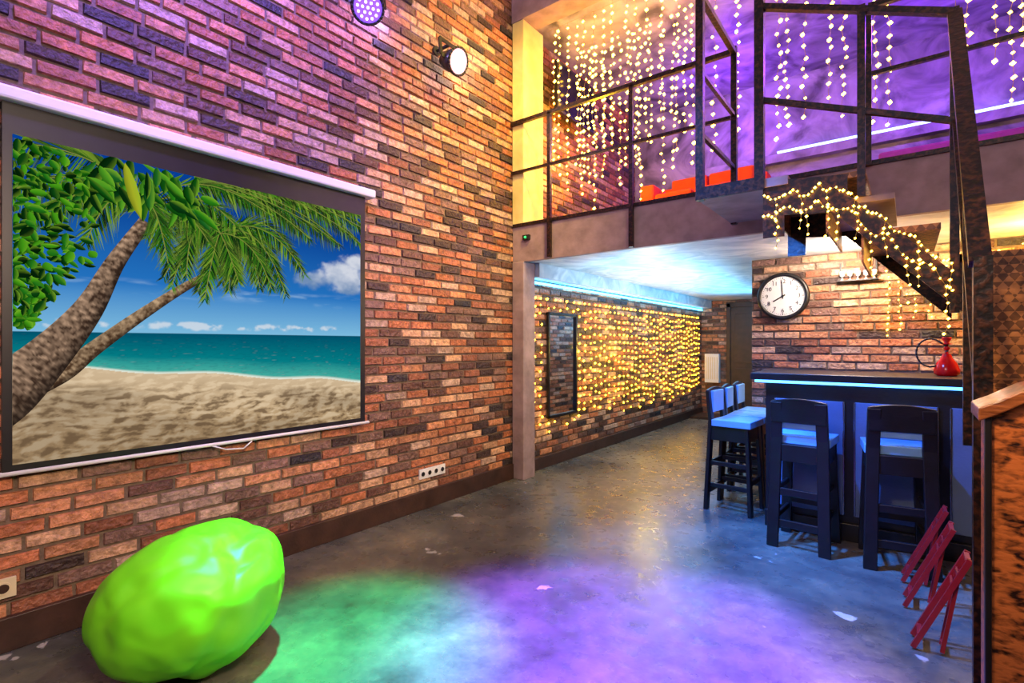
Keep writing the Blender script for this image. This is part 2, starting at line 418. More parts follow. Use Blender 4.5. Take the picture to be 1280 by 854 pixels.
# ------------------------------------------------------------------ mirror on the corridor wall
m, nt, p = newmat('mirror_glass'); p.inputs['Base Color'].default_value = (.85, .92, 1, 1); p.inputs['Metallic'].default_value = 1; p.inputs['Roughness'].default_value = 0.03
MMIR = m
q = B(); y0, y1, z0, z1 = 4.68, 5.30, .53, 1.70; w = .03
q.box((.012, y0, z0), (.022, y1, z1), MMIR)
for a in (((.01, y0, z0), (.045, y0+w, z1)), ((.01, y1-w, z0), (.045, y1, z1)), ((.01, y0, z0), (.045, y1, z0+w)), ((.01, y0, z1-w), (.045, y1, z1))): q.box(*a, MBLKWOOD)
q.done('wall_mirror', 0.003)

# ------------------------------------------------------------------ projector screen and its picture
scr = empty('projector_screen', (0.05, 1.35, 0.78))
q = B(); q.box((0.03, .405, .79), (0.055, 2.275, 2.41), MBLACK); q.done('black_border', parent=scr)
q = B(); q.box((0.012, .30, 2.405), (0.10, 2.34, 2.465), MWHITE); q.done('roller_case', 0.012, parent=scr)
q = B(); q.cyl((0.05, .37, .782), (0.05, 2.31, .782), .011, MWHITE); q.tube([(.055, 1.25, .775), (.06, 1.32, .745), (.06, 1.42, .735), (.055, 1.47, .77)], .004, MWHITE); q.done('bottom_bar', parent=scr)

PW, PH = 1.797, 1.448; PY0, PZ0 = .437, .82
m = bpy.data.materials.new('beach_picture'); m.use_nodes = True; nt = m.node_tree; nt.nodes.clear()
out = nt.nodes.new('ShaderNodeOutputMaterial'); em = nt.nodes.new('ShaderNodeEmission'); at = nt.nodes.new('ShaderNodeAttribute'); at.attribute_name = 'Col'
em.inputs['Strength'].default_value = 0.9
nt.links.new(at.outputs['Color'], em.inputs['Color']); nt.links.new(em.outputs[0], out.inputs[0])
MPIC = m
def lerp(a, b, t):
    t = max(0, min(1, t)); return tuple(a[i]+(b[i]-a[i])*t for i in range(3))+(1,)
def fbm(x, y, o=5): return noise.fractal(Vector((x, y, 3.3)), 1.0, 2.0, o)
def scene_col(s, w):
    shore = .300-.12*s + .006*math.sin(s*17)
    hz = .405
    if w > hz:
        t = (w-hz)/(1-hz)
        c = lerp(S(130, 195, 232), S(40, 125, 205), t/.3)
        c = lerp(c, S(6, 66, 155), (t-.22)/.55)
        cl = -9
        for (cx_, cw_, rx, rw) in ((.90, .655, .17, .055), (.93, .71, .10, .06), (.80, .66, .08, .035), (.98, .76, .07, .05)):
            cl = max(cl, 1-((s-cx_)/rx)**2-((w-cw_)/rw)**2)
        cl += fbm(s*9, w*11)*.75 + fbm(s*30, w*30)*.3
        lit = (w-.60)/.14+fbm(s*13+2, w*16)*.6+.3*(s-.85)
        c = lerp(c, lerp(S(120, 150, 190), S(226, 230, 240), lit), sstep(-.15, .75, cl)*.92)
        c2 = math.exp(-((w-.432)/.016)**2)*(0.45+fbm(s*14, w*18+5)*1.5+fbm(s*60, w*60)*.4)
        c = lerp(c, S(225, 232, 240), sstep(.25, .9, c2)*.75)
        c2 = math.exp(-((w-.56)/.03)**2)*(fbm(s*6+8, w*30+5)*1.3)
        c = lerp(c, S(170, 205, 235), sstep(.1, .8, c2)*.5)
        return c
    if w > shore:
        t = (hz-w)/(hz-shore)
        c = lerp(S(0, 84, 112), S(5, 140, 145), t*1.3); c = lerp(c, S(85, 195, 175), (t-.6)*2.0)
        n = noise.noise(Vector((s*30, w*260, 1)))+.6*noise.noise(Vector((s*70, w*500, 5)))
        c = lerp(c, S(0, 66, 92), max(0, n)*.45)
        if n > .45: c = lerp(c, S(190, 230, 220), (n-.45)*t*.7)
        if t > .93: c = lerp(c, S(235, 240, 225), (t-.93)/.05)
        return c
    t = (shore-w)/shore
    c = lerp(S(216, 190, 154), S(196, 164, 122), t*1.2)
    x, y = s*22+fbm(s*5, w*7)*.8, w*52+fbm(s*6+3, w*9)*1.2
    h0 = fbm(x, y, 6); h1 = fbm(x-.35, y+.5, 6)
    slope = (h0-h1)
    n2 = fbm(s*90, w*140+9, 4)
    sh = sstep(-.02, .6, slope+.2*n2)*sstep(.05, .4, t)
    c = lerp(c, S(110, 86, 62), sh*.8)
    c = lerp(c, S(240, 216, 180), sstep(.02, .5, -slope+.15*n2)*.6)
    big = sstep(.25, .9, t+fbm(s*3+5, w*7+7)*.7+.15*math.sin(s*9))
    c = lerp(c, S(92, 70, 50), big*.45)
    return c
bm = bmesh.new(); cl = bm.verts.layers.float_color.new('Col')
def pv(s, w, k, col):
    s = max(0, min(1, s)); w = max(0, min(1, w))
    v = bm.verts.new((0.057+.0006*k, PY0+s*PW, PZ0+w*PH)); v[cl] = col; return v
NX, NY = 420, 340
g = [[pv(i/NX, j/NY, 0, scene_col(i/NX, j/NY)) for i in range(NX+1)] for j in range(NY+1)]
for j in range(NY):
    for i in range(NX): bm.faces.new((g[j][i], g[j][i+1], g[j+1][i+1], g[j+1][i]))
def catmull(pts, n):
    out = []; P = [pts[0]]+list(pts)+[pts[-1]]
    for i in range(1, len(P)-2):
        for k in range(n):
            t = k/n; a, b, c, d = [Vector(p) for p in P[i-1:i+3]]
            out.append(.5*((2*b)+(-a+c)*t+(2*a-5*b+4*c-d)*t*t+(-a+3*b-3*c+d)*t**3))
    out.append(Vector(P[-2])); return out
def trunk(pts, k, dark, light):
    P = catmull(pts, 40); n = 19; rows = []
    for i, p in enumerate(P):
        a = P[max(i-1, 0)]; b = P[min(i+1, len(P)-1)]
        d = Vector(((b.x-a.x)*PW, (b.y-a.y)*PH)); d.normalize(); nn = Vector((-d.y, d.x))
        r = []
        for j in range(n):
            u = j/(n-1)*2-1
            s = p.x+nn.x*u*p.z/PW; w = p.y+nn.y*u*p.z/PH
            ring = .5+.5*math.sin(i*1.25+u*u*1.2+fbm(s*30, w*30)); lit = .45+.5*(-u*.2+u*.75)+.9*fbm(s*90, w*90)
            c = lerp(dark, light, lit*.85*(.5+.5*ring))
            c = lerp(c, (.015, .01, .008), max(0, -u-.3)*1.2)
            r.append(pv(s, w, k, c))
        rows.append(r)
    for a, b in zip(rows, rows[1:]):
        for j in range(n-1):
            try: bm.faces.new((a[j], a[j+1], b[j+1], b[j]))
            except Exception: pass
trunk([(-.02, .19, .045), (.05, .24, .045), (.103, .282, .040), (.16, .353, .034), (.27, .474, .028), (.383, .585, .022), (.47, .65, .018), (.545, .675, .012)], 2, S(80, 56, 38), S(205, 172, 135))
trunk([(-.10, .13, .13), (-.02, .215, .125), (.055, .315, .090), (.143, .474, .060), (.205, .645, .040), (.275, .80, .030)], 3, S(62, 44, 34), S(205, 168, 138))
def tri(pts, k, cols):
    vs = [pv(p[0]/PW, p[1]/PH, k, c) for p, c in zip(pts, cols)]
    try: bm.faces.new(vs)
    except Exception: pass
rp = random.Random(11)
GR = [S(10, 44, 12), S(24, 78, 16), S(46, 110, 20), S(74, 138, 28), S(124, 160, 45), S(8, 34, 14), S(14, 52, 20), S(30, 84, 26)]
def frond(p0, pc, p1, k, ll=.16, n=34, droop=.6, dk=0):
    p0, pc, p1 = [Vector((p[0]*PW, p[1]*PH)) for p in (p0, pc, p1)]
    prev = None
    for i in range(n+1):
        t = i/n; p = p0*(1-t)**2+pc*2*t*(1-t)+p1*t*t
        d = (pc-p0)*2*(1-t)+(p1-pc)*2*t
        if d.length < 1e-6: continue
        d.normalize(); nn = Vector((-d.y, d.x))
        L = ll*(math.sin(math.pi*(.12+.8*t))**.6)
        for sg in (1, -1):
            dr = (d*.65+nn*sg*.75+Vector((rp.uniform(-.15, .15), -droop*rp.uniform(.7, 1.3)))).normalized()
            tip = p+dr*L*rp.uniform(.6, 1.15); mid = p+dr*L*.45
            wv = Vector((-dr.y, dr.x))*.004
            c = lerp(rp.choice(GR), (0.005, .02, .005, 1), dk); c2 = lerp(c, S(175, 195, 80), rp.uniform(0, .45)*(1-dk))
            tri([p-wv*.5, mid-wv, tip], k, [c, c, c2]); tri([p+wv*.5, mid+wv, tip], k, [c, c2, c2]); tri([p-wv*.5, mid-wv, mid+wv], k, [c, c, c]); tri([p-wv*.5, mid+wv, p+wv*.5], k, [c, c, c])
        if prev is not None:
            w2 = nn*.0025; cc = S(130, 140, 60); tri([prev-w2, prev+w2, p+w2], k+.3, [cc]*3); tri([prev-w2, p+w2, p-w2], k+.3, [cc]*3)
        prev = p
def leaf(c, ang, L, W, k, col):
    c = Vector((c[0]*PW, c[1]*PH)); d = Vector((math.cos(ang), math.sin(ang))); n = Vector((-d.y, d.x)); prof = [(0, 0), (.12, .55), (.35, .95), (.6, 1), (.82, .65), (1, 0)]
    bend = n*rp.uniform(-.25, .25)*L
    c2 = lerp(col, S(150, 205, 50), rp.uniform(.1, .6)); c3 = lerp(col, (0, .012, 0, 1), rp.uniform(.4, .85))
    for (a, wa), (b, wb) in zip(prof, prof[1:]):
        A = c+d*L*a+bend*a*a; Bp = c+d*L*b+bend*b*b
        for sg, cc in ((1, c2), (-1, c3)):
            tri([A, Bp, Bp+n*sg*W*wb], k, [col, col, cc]); tri([A, Bp+n*sg*W*wb, A+n*sg*W*wa], k, [col, cc, cc])
C = (.475, .80)
for dk, off in ((.6, .02), (0, 0)):
    for k, (pc, p1) in enumerate([((.40, .86), (.34, .58)), ((.46, .78), (.43, .54)), ((.52, .80), (.50, .58)), ((.56, .86), (.60, .60)), ((.60, .90), (.69, .58)), ((.62, .94), (.76, .68)), ((.42, .95), (.30, .72)), ((.50, .74), (.53, .62)), ((.58, .82), (.64, .60)), ((.38, .88), (.38, .62))]):
        frond((C[0]+off, C[1]+off), (pc[0]+off, pc[1]+off), (p1[0]-off, p1[1]+off*1.5), 4+k*.1+(0 if dk else 1.2), .15, 52, .7, dk)
for dk, off in ((.55, .03), (0, 0)):
    for k, (p0, pc, p1) in enumerate([((.45, 1.0), (.75, 1.05), (1.0, .86)), ((.5, 1.05), (.8, 1.02), (1.03, .93)), ((.4, .98), (.6, 1.0), (.78, .84)), ((.55, 1.08), (.85, 1.1), (1.05, 1.0)), ((.4, 1.0), (.7, .98), (.90, .84))]):
        frond(p0, (pc[0], pc[1]+off), (p1[0]-off, p1[1]+off), 6.6+k*.1+(0 if dk else .5), .16, 64, 1.0, dk)
for k, (pc, p1) in enumerate([((.1, .98), (-.02, .80)), ((.12, .92), (.04, .75)), ((.42, .98), (.52, .84)), ((.36, .92), (.44, .76)), ((.3, .9), (.33, .66)), ((.15, 1.05), (-.05, .95)), ((.4, 1.06), (.62, .92)), ((.2, 1.0), (.10, .82)), ((.2, .95), (.14, .70))]):
    frond((.27, .86), pc, p1, 7.8+k*.1, .18, 50, .8, .25 if k % 2 else 0)
LC = [S(18, 84, 18), S(44, 130, 24), S(12, 60, 20), S(30, 104, 36), S(74, 150, 34), S(8, 44, 14)]
for i in range(58):
    leaf((.22+rp.uniform(-.09, .20), .95+rp.uniform(-.08, .07)), rp.uniform(-2.4, -.2), rp.uniform(.09, .18), rp.uniform(.014, .030), 9+i*.02, rp.choice(LC))
leaf((.225, .99), -1.35, .28, .026, 10.6, S(170, 180, 40))
for i in range(330):
    w = rp.uniform(.43, .99); s = rp.uniform(-.01, .035+.12*sstep(.42, .7, w)*rp.uniform(.3, 1.0))
    leaf((s, w), rp.uniform(-2.6, .5), rp.uniform(.03, .070), rp.uniform(.009, .020), 10.7+i*.003, rp.choice([S(24, 96, 14), S(66, 150, 22), S(10, 52, 14), S(36, 120, 26), S(14, 70, 18), S(6, 36, 10)]))
me = bpy.data.meshes.new('picture'); bm.to_mesh(me); bm.free(); me.materials.append(MPIC)
ob = bpy.data.objects.new('picture', me); sc.collection.objects.link(ob); ob.parent = scr; ob.matrix_parent_inverse = Matrix.Translation(-scr.location)

# ------------------------------------------------------------------ sockets
q = B(); q.box((.008, 2.83, .245), (.02, 3.12, .325), MWHITE)
for k in range(4):
    c = (.02, 2.866+.073*k, .285); q.cyl((.018, c[1], c[2]), (.023, c[1], c[2]), .026, MWHITE); q.cyl((.0225, c[1], c[2]), (.0245, c[1], c[2]), .019, MBLACK)
q.done('power_outlet', 0.002)
q = B(); q.box((.008, .37, .235), (.022, .455, .32), MCREAM); q.cyl((.02, .412, .278), (.025, .412, .278), .028, MCREAM); q.cyl((.0245, .412, .278), (.0265, .412, .278), .02, MWD)
q.done('power_outlet', 0.002)

# ------------------------------------------------------------------ bar
q = B()
q.box((2.31, 4.2, 0.0), (3.62, 4.75, 1.08), MBLKWOOD)
q.box((2.22, 4.12, 1.085), (3.68, 4.85, 1.135), MBLKWOOD)
for a, b in ((2.37, 2.81), (2.86, 3.31), (3.36, 3.60)):
    q.box((a, 4.185, .17), (b, 4.2, .95), MPANEL)
    for x0 in (a, b-.012): q.box((x0, 4.18, .17), (x0+.012, 4.2, .95), MCHROME)
q.box((2.31, 4.17, 0), (3.62, 4.2, .12), MBLKWOOD)
q.box((2.25, 4.126, 1.066), (3.66, 4.145, 1.085), MLEDB)
q.done('bar_counter', 0.004)

def stool(loc, rot):
    q = B(); w = .130; dpt = .14
    for sx in (-1, 1):
        q.beam((sx*(w+.022), -dpt-.035, 0), (sx*(w+.005), -dpt, .74), .028, .070, MBLKWOOD, (1, 0, 0))
        q.beam((sx*(w+.005), -dpt, .72), (sx*w, -dpt-.025, .965), .028, .070, MBLKWOOD, (1, 0, 0))
        q.beam((sx*(w+.022), dpt+.03, 0), (sx*w, dpt, .68), .028, .065, MBLKWOOD, (1, 0, 0))
        for z in (.20, .38): q.beam((sx*(w+.005), -dpt-.01, z), (sx*(w+.005), dpt+.01, z), .02, .035, MBLKWOOD)
    for z in (.16, .37): q.beam((-w, -dpt-.015, z), (w, -dpt-.015, z), .02, .05, MBLKWOOD)
    q.beam((-w, dpt+.015, .25), (w, dpt+.015, .25), .02, .045, MBLKWOOD)
    q.box((-w-.03, -dpt-.012, .57), (w+.03, dpt+.01, .685), MBLKWOOD)
    q.box((-w-.045, -dpt+.015, .685), (w+.045, dpt+.035, .738), MSEAT)
    pts = []; n = 8
    for i in range(n+1):
        x = -w-.032+(2*w+.064)*i/n; pts.append((x, -dpt-.035, .972+.02*math.cos((i/n-.5)*math.pi)))
    poly = pts+[(w+.03, -dpt-.030, .83), (-w-.03, -dpt-.030, .83)]
    q.prism(poly, (0, .022, 0), MBLKWOOD)
    q.box((-w+.01, -dpt-.012, .79), (w-.01, -dpt+.012, .965), MSEAT)
    M = Matrix.Translation(loc) @ Matrix.Rotation(rot, 4, 'Z')
    return q.done('bar_stool', 0.005, M=M)
stool((2.60, 3.94, 0), math.radians(-4))
stool((3.10, 3.93, 0), math.radians(8))
for k, y in enumerate((4.44, 4.82, 5.20)):
    stool((2.03, y, 0), math.radians(-90+(-4, 3, 0)[k]))

# hookah
q = B(); hx, hy, hz = 3.36, 4.5, 1.135
q.lathe((hx, hy, hz), [(.05, 0), (.068, .015), (.07, .04), (.055, .085), (.032, .12), (.022, .145), (.022, .15)], MRED)
q.cyl((hx, hy, hz+.145), (hx, hy, hz+.21), .010, MCHROME); q.ball((hx, hy, hz+.185), .017, MRED)
q.lathe((hx, hy, hz+.21), [(.012, 0), (.034, .004), (.012, .01), (.024, .035), (.026, .05)], MRED)
pts = []
for i in range(17):
    a = math.radians(55+i*15); pts.append((hx-.085+.075*math.cos(a), hy-.02, hz+.155+.095*math.sin(a)))
q.tube([(hx, hy, hz+.20)]+pts, .006, MBLACK)
q.done('hookah')

# ------------------------------------------------------------------ clock
ck = empty('wall_clock', (2.22, 5.42, 1.80))
cx, cy, cz = 2.22, 5.42, 1.80
q = B(); q.cyl((cx, cy, cz), (cx, cy-.03, cz), .215, MBLACK, seg=64)
q.done('body', parent=ck)
q = B()
n = 64
rings = []
for (r, d) in ((.185, .03), (.19, .05), (.21, .052), (.222, .035), (.222, 0.0)):
    rings.append([q.bm.verts.new((cx+r*math.cos(2*math.pi*k/n), cy-d, cz+r*math.sin(2*math.pi*k/n))) for k in range(n)])
for a, b in zip(rings, rings[1:]):
    for k in range(n): q.bm.faces.new((a[k], a[(k+1) % n], b[(k+1) % n], b[k]))
q._fin([v for r in rings for v in r], MBLACK, True); q.done('rim', parent=ck)
q = B(); q.cyl((cx, cy-.03, cz), (cx, cy-.034, cz), .186, MWHITE, seg=64); q.done('dial', parent=ck)
q = B()
for k in range(60):
    a = math.radians(k*6); l = .018 if k % 5 == 0 else .008; d = Vector((math.sin(a), 0, math.cos(a)))
    c = Vector((cx, cy-.035, cz)); q.beam(c+d*(.178-l), c+d*.178, .003 if k % 5 else .006, .002, MBLACK, (0, 1, 0))
for a, l, w in ((math.radians(239), .095, .012), (math.radians(-4), .14, .008)):
    d = Vector((math.sin(a), 0, math.cos(a))); c = Vector((cx, cy-.038, cz)); q.beam(c-d*.025, c+d*l, w, .003, MBLACK, (0, 1, 0))
q.cyl((cx, cy-.034, cz), (cx, cy-.043, cz), .01, MBLACK); q.done('hands_and_ticks', parent=ck)
for h in range(1, 13):
    cu = bpy.data.curves.new('numeral', 'FONT'); cu.body = str(h); cu.size = .052; cu.align_x = 'CENTER'; cu.align_y = 'CENTER'; cu.extrude = .0008
    o = bpy.data.objects.new('numeral_%d' % h, cu); sc.collection.objects.link(o); cu.materials.append(MBLACK)
    a = math.radians(h*30); o.rotation_euler = (math.pi/2, 0, 0); o.parent = ck; o.location = (math.sin(a)*.137, -.036, math.cos(a)*.137)

# small glass rack on the bar wall
q = B(); x0 = 2.66
q.box((x0, 5.33, 1.90), (x0+.30, 5.42, 1.91), MBLACK)
q.tube([(x0, 5.335, 1.93), (x0+.30, 5.335, 1.93)], .003, MBLACK)
for k in range(5): q.lathe((x0+.035+.058*k, 5.37, 1.91), [(.014, 0), (.014, .004), (.005, .008), (.005, .03), (.019, .04), (.021, .07), (.017, .078)], MWHITE, 14)
q.beam((x0+.02, 5.41, 1.90), (x0+.02, 5.41, 2.07), .012, .012, MBLACK); q.beam((x0+.28, 5.41, 1.90), (x0+.28, 5.41, 2.07), .012, .012, MBLACK)
q.done('glass_shelf')

# ------------------------------------------------------------------ mezzanine railing
q = B(); yr = YM-.03
for x in (.47, 1.30): q.beam((x, yr, 2.17), (x, yr, 3.54), .035, .035, MSTEEL)
q.beam((.02, yr, 3.54), (2.10, yr, 3.54), .035, .035, MSTEEL); q.beam((.02, yr, 3.05), (2.10, yr, 3.05), .025, .025, MSTEEL); q.beam((.02, yr+.03, 2.53), (4.79, yr+.03, 2.53), .03, .03, MSTEEL)
q.beam((2.95, yr, 3.54), (4.79, yr, 3.54), .035, .035, MSTEEL); q.beam((2.95, yr, 3.10), (4.79, yr, 3.10), .025, .025, MSTEEL)
for x in (2.95, 4.0): q.beam((x, yr, 2.51), (x, yr, 3.54), .035, .035, MSTEEL)
q.done('mezzanine_railing')

# ------------------------------------------------------------------ staircase
q = B(); yn, yf = 3.24, 4.03
q.box((2.11, yn-.02, 2.25), (2.62, yf, 2.30), MBEAM)
q.box((2.11, yn-.03, 2.24), (2.50, yn-.015, 2.315), MSTEEL)
for k, (x0, x1, z) in enumerate(((2.50, 2.98, 2.26), (2.80, 3.10, 2.12), (2.96, 3.28, 1.94))):
    q.box((x0, yn, z-.03), (x1, yf, z), MDIA if k != 1 else MBEAM)
    q.box((x0, yn+.01, z-.16), (x0+.01, yf, z-.03), MDIA)
for y in (yn-.01, yf-.02):
    q.prism([(2.49, y, 2.29), (2.49, y, 1.96), (2.60, y, 1.96), (2.60, y, 2.08), (2.83, y, 2.06), (3.36, y, 1.50), (3.36, y, 1.66), (2.90, y, 2.14), (2.90, y, 2.25)], (0, .012, 0), MSTEEL)
q.box((3.34, yn, 1.74), (4.2, yf, 1.78), MDIA); q.box((3.34, yn, 1.62), (3.36, yf, 1.78), MSTEEL)
i = 1
while 1.78-.19*i > .05:
    z = 1.78-.19*i; y1 = yn-.17*(i-1); y0 = max(y1-.17, 1.76); x0 = 3.40
    q.box((x0, y0, z-.03), (4.2, y1+.02, z), MDIA); q.box((x0, y1-.005, z), (4.2, y1+.005, z+.16), MDIA); i += 1
for x in (3.37, 4.2):
    q.prism([(x, 3.26, 1.86), (x, 3.26, 1.52), (x, 2.0, .12), (x, 1.86, 0), (x, 1.78, 0), (x, 1.78, .24), (x, 2.05, .52)], (.015, 0, 0), MSTEEL)
xl = 2.13
q.beam((xl, yn, 2.24), (xl, yn, 3.56), .045, .045, MSTEEL); q.beam((xl, yr-.02, 2.24), (xl, yr-.02, 3.56), .04, .04, MSTEEL)
for z, s in ((3.52, .035), (3.05, .025), (2.66, .025)): q.beam((xl, yn, z), (xl, yr-.02, z), s, s, MSTEEL)
q.beam((xl, yn, 3.52), (2.47, yn, 3.52), .035, .035, MSTEEL)
q.beam((2.47, yn, 2.27), (2.47, yn, 3.52), .05, .05, MSTEEL)
q.beam((2.47, yn, 3.31), (3.33, yn, 2.94), .04, .03, MSTEEL); q.beam((2.47, yn, 2.77), (3.33, yn, 2.42), .028, .028, MSTEEL)
q.beam((2.96, yn, 2.12), (2.96, yn, 3.12), .035, .035, MSTEEL)
q.beam((3.33, yn, 1.5), (3.33, yn, 2.96), .035, .035, MSTEEL)
q.beam((3.33, yn, 2.94), (3.33, 2.15, 1.60), .055, .03, MSTEEL); q.beam((3.335, yn, 2.42), (3.335, 2.15, 1.08), .028, .028, MSTEEL)
q.beam((3.335, 2.15, 0.0), (3.335, 2.15, 1.62), .045, .045, MSTEEL)
q.beam((3.34, 2.70, .95), (3.34, 2.70, 2.27), .03, .03, MSTEEL)
q.beam((4.17, 3.98, 0), (4.17, 3.98, 1.75), .05, .05, MSTEEL); q.beam((4.17, 3.27, 0), (4.17, 3.27, 1.75), .05, .05, MSTEEL)
q.beam((4.2, yn, 2.7), (4.2, 2.15, 1.5), .04, .03, MSTEEL); q.beam((4.2, yn, 1.7), (4.2, yn, 2.7), .035, .035, MSTEEL); q.beam((4.2, 2.15, .3), (4.2, 2.15, 1.5), .035, .035, MSTEEL)
q.done('metal_staircase')

# burnt-wood cabinet at the stair foot
q = B(); cx0 = 3.295; cyy = 1.58
prof = [(3.278, 1.205), (3.31, 1.222), (3.36, 1.255), (3.42, 1.28), (3.52, 1.30), (4.25, 1.31)]
q.prism([(cx0, cyy, 0), (4.23, cyy, 0)]+[(x, cyy, z-.03) for x, z in prof[::-1]][:-1]+[(cx0, cyy, 1.19)], (0, .14, 0), MBURNT)
q.prism([(x, cyy-.02, z) for x, z in prof]+[(x, cyy-.02, z-.03) for x, z in prof[::-1]], (0, .18, 0), MOAK)
q.box((cx0-.006, cyy-.012, 0), (cx0+.006, cyy+.01, 1.19), MBLACK); q.box((3.75, cyy-.01, 0), (3.77, cyy+.01, 1.27), MBLACK)
q.box((cx0-.006, cyy-.012, 0), (4.23, cyy+.0, .06), MBLACK)
q.done('wood_cabinet', 0.003)

# red folded chairs leaning under the stairs
for k, (x, y, W) in enumerate(((3.13, 3.64, .12), (3.14, 3.30, .14), (3.17, 2.88, .12))):
    q = B(); s_ = .19
    for dy in (0, W):
        q.beam((x, y+dy, .010), (x+s_, y+dy, .44), .018, .020, MREDP, (1, 0, 0))
        q.beam((x+.10, y+dy+(.02 if dy == 0 else -.02), .010), (x+s_-.035, y+dy+(.02 if dy == 0 else -.02), .36), .015, .015, MREDP, (1, 0, 0))
    for t in (.12, .97): q.beam((x+s_*t, y, .012+.43*t), (x+s_*t, y+W, .012+.43*t), .018, .018, MREDP)
    q.beam((x+.104, y+.02, .03), (x+.104, y+W-.02, .03), .014, .014, MREDP)
    for t in (.70, .80): q.beam((x+s_*t, y, .44*t), (x+s_*t, y+W, .44*t), .008, .03, MREDP)
    q.done('folding_chair')

# ------------------------------------------------------------------ stage lights on the left wall
def parlight(name, c, target, col, estr, core, cstr):
    c = Vector(c); d = (Vector(target)-c).normalized(); q = B()
    e = emis(name+'_led', col, estr); e2 = emis(name+'_led_core', core, cstr)
    q.cyl(c-d*.14, c, .07, MBLACK, r2=.105, seg=32); q.cyl(c-d*.19, c-d*.14, .04, MBLACK, r2=.07, seg=24)
    q.cyl(c-d*.001, c+d*.004, .092, e, seg=32)
    x = d.cross(Vector((0, 0, 1))).normalized(); y = x.cross(d)
    for rr, nn in ((0, 1), (.035, 6), (.068, 12)):
        for k in range(nn):
            a = 2*math.pi*k/nn; pp = c+d*.006+x*rr*math.cos(a)+y*rr*math.sin(a); q.ball(pp, .0105, e2, 1)
    for k in range(24):
        a = 2*math.pi*k/24; b = 2*math.pi*(k+1)/24
        q.cyl(c+x*.103*math.cos(a)+y*.103*math.sin(a), c+x*.103*math.cos(b)+y*.103*math.sin(b), .011, MBLACK, seg=6)
    m = c-d*.08
    q.beam(m+x*.12, m-x*.12, .012, .03, MBLACK)
    up = Vector((-.02, 0, .14))
    q.beam(m+x*.12, m+x*.12+up, .012, .03, MBLACK); q.beam(m-x*.12, m-x*.12+up, .012, .03, MBLACK)
    q.beam(m+x*.12+up, m-x*.12+up, .012, .03, MBLACK)
    t = m+up; q.cyl(t, (0.012, t.y, t.z), .014, MBLACK); q.cyl((0.012, t.y, t.z), (0.03, t.y, t.z), .04, MBLACK)
    q.done(name, fixn=True)
parlight('stage_spotlight', (.27, 2.14, 3.62), (2.4, 1.0, 1.2), (.20, .07, 1.0), 1.6, (.70, .65, 1.0), 3)
parlight('stage_spotlight', (.27, 3.02, 3.64), (2.9, 3.1, 2.6), (1.0, .40, .60), 1.3, (1, .9, .95), 4)
q = B(); q.box((.15, 4.05, 2.37), (.23, 4.12, 2.42), MBLACK); q.ball((.19, 4.045, 2.395), .012, emis('laser_green', (.02, .6, .1), 3), 2)
q.done('laser_projector', 0.004)

# ------------------------------------------------------------------ mezzanine furniture
q = B(); q.box((.17, 4.60, 3.84), (.21, 5.42, 4.38), MBLACK); q.box((.209, 4.62, 3.87), (.213, 5.40, 4.36), simple('tv_glass', S(8, 8, 10), .15))
q.box((.012, 4.9, 4.0), (.03, 5.1, 4.2), MBLACK); q.beam((.02, 5.0, 4.1), (.18, 5.0, 4.1), .05, .05, MBLACK); q.done('television', 0.005)
def sofa(name, x0, x1, y0, y1, z, mat, h=.68):
    q = B(); a = .16
    q.box((x0, y0, z+.06), (x1, y1, z+.25), mat)
    n = 2; w = (x1-x0-2*a)/n
    for k in range(n): q.box((x0+a+w*k+.01, y0-.02, z+.25), (x0+a+w*(k+1)-.01, y1-.2, z+.43), mat); q.box((x0+a+w*k+.01, y1-.32, z+.40), (x0+a+w*(k+1)-.01, y1-.15, z+h), mat)
    q.box((x0, y1-.2, z+.06), (x1, y1, z+h-.05), mat)
    q.box((x0, y0, z+.06), (x0+a, y1, z+.55), mat); q.box((x1-a, y0, z+.06), (x1, y1, z+.55), mat)
    for x in (x0+.08, x1-.08):
        for y in (y0+.08, y1-.08): q.cyl((x, y, z), (x, y, z+.07), .025, MBLACK)
    q.done(name, .05)
sofa('sofa', .85, 2.0, 5.25, 6.05, 2.51, MORANGE, .70)
sofa('sofa', 2.75, 4.3, 5.9, 6.7, 2.51, MPINK, .78)
q = B(); q.box((.9, 6.90, 3.56), (4.78, 6.999, 3.66), MPLP); q.done('trim_mezzanine_ledge')
slab('led_strip_mezzanine', (1.9, 6.90, 3.665), (4.75, 6.925, 3.69), MLEDV)

# ------------------------------------------------------------------ fairy lights
rf = random.Random(5)
def bulbs(name, pts, r, mat, wires=()):
    q = B()
    i = q.mi(mat); iw = q.mi(MWIRE)
    for p in pts:
        p = Vector(p); rr = r*rf.uniform(.7, 1.25); a_ = rf.uniform(0, 1.5); c_, s_ = math.cos(a_), math.sin(a_)
        vs = [q.bm.verts.new(p+Vector(d)*rr) for d in ((c_, s_, .0), (-s_, c_, 0), (-c_, -s_, 0), (s_, -c_, 0), (.2, 0, .98), (-.2, 0, -.98))]
        for a, b in ((0, 1), (1, 2), (2, 3), (3, 0)):
            q.bm.faces.new((vs[a], vs[b], vs[4])).material_index = i; q.bm.faces.new((vs[b], vs[a], vs[5])).material_index = i
    for line in wires:
        for a, b in zip(line, line[1:]): q.cyl(a, b, .0013, MWIRE, seg=4)
    return q.done(name, fixn=False)
xs = [.28, .36, .45, .54, .64, .74, .85, .96, 1.07, 1.18, 1.30, 1.42, 1.55, 1.70, 1.88, 2.05, 2.36, 2.42, 2.54, 2.70, 2.78, 2.97, 3.05, 3.40, 3.46, 3.60, 3.67, 3.73, 3.95, 4.2]
pts = []; wires = []
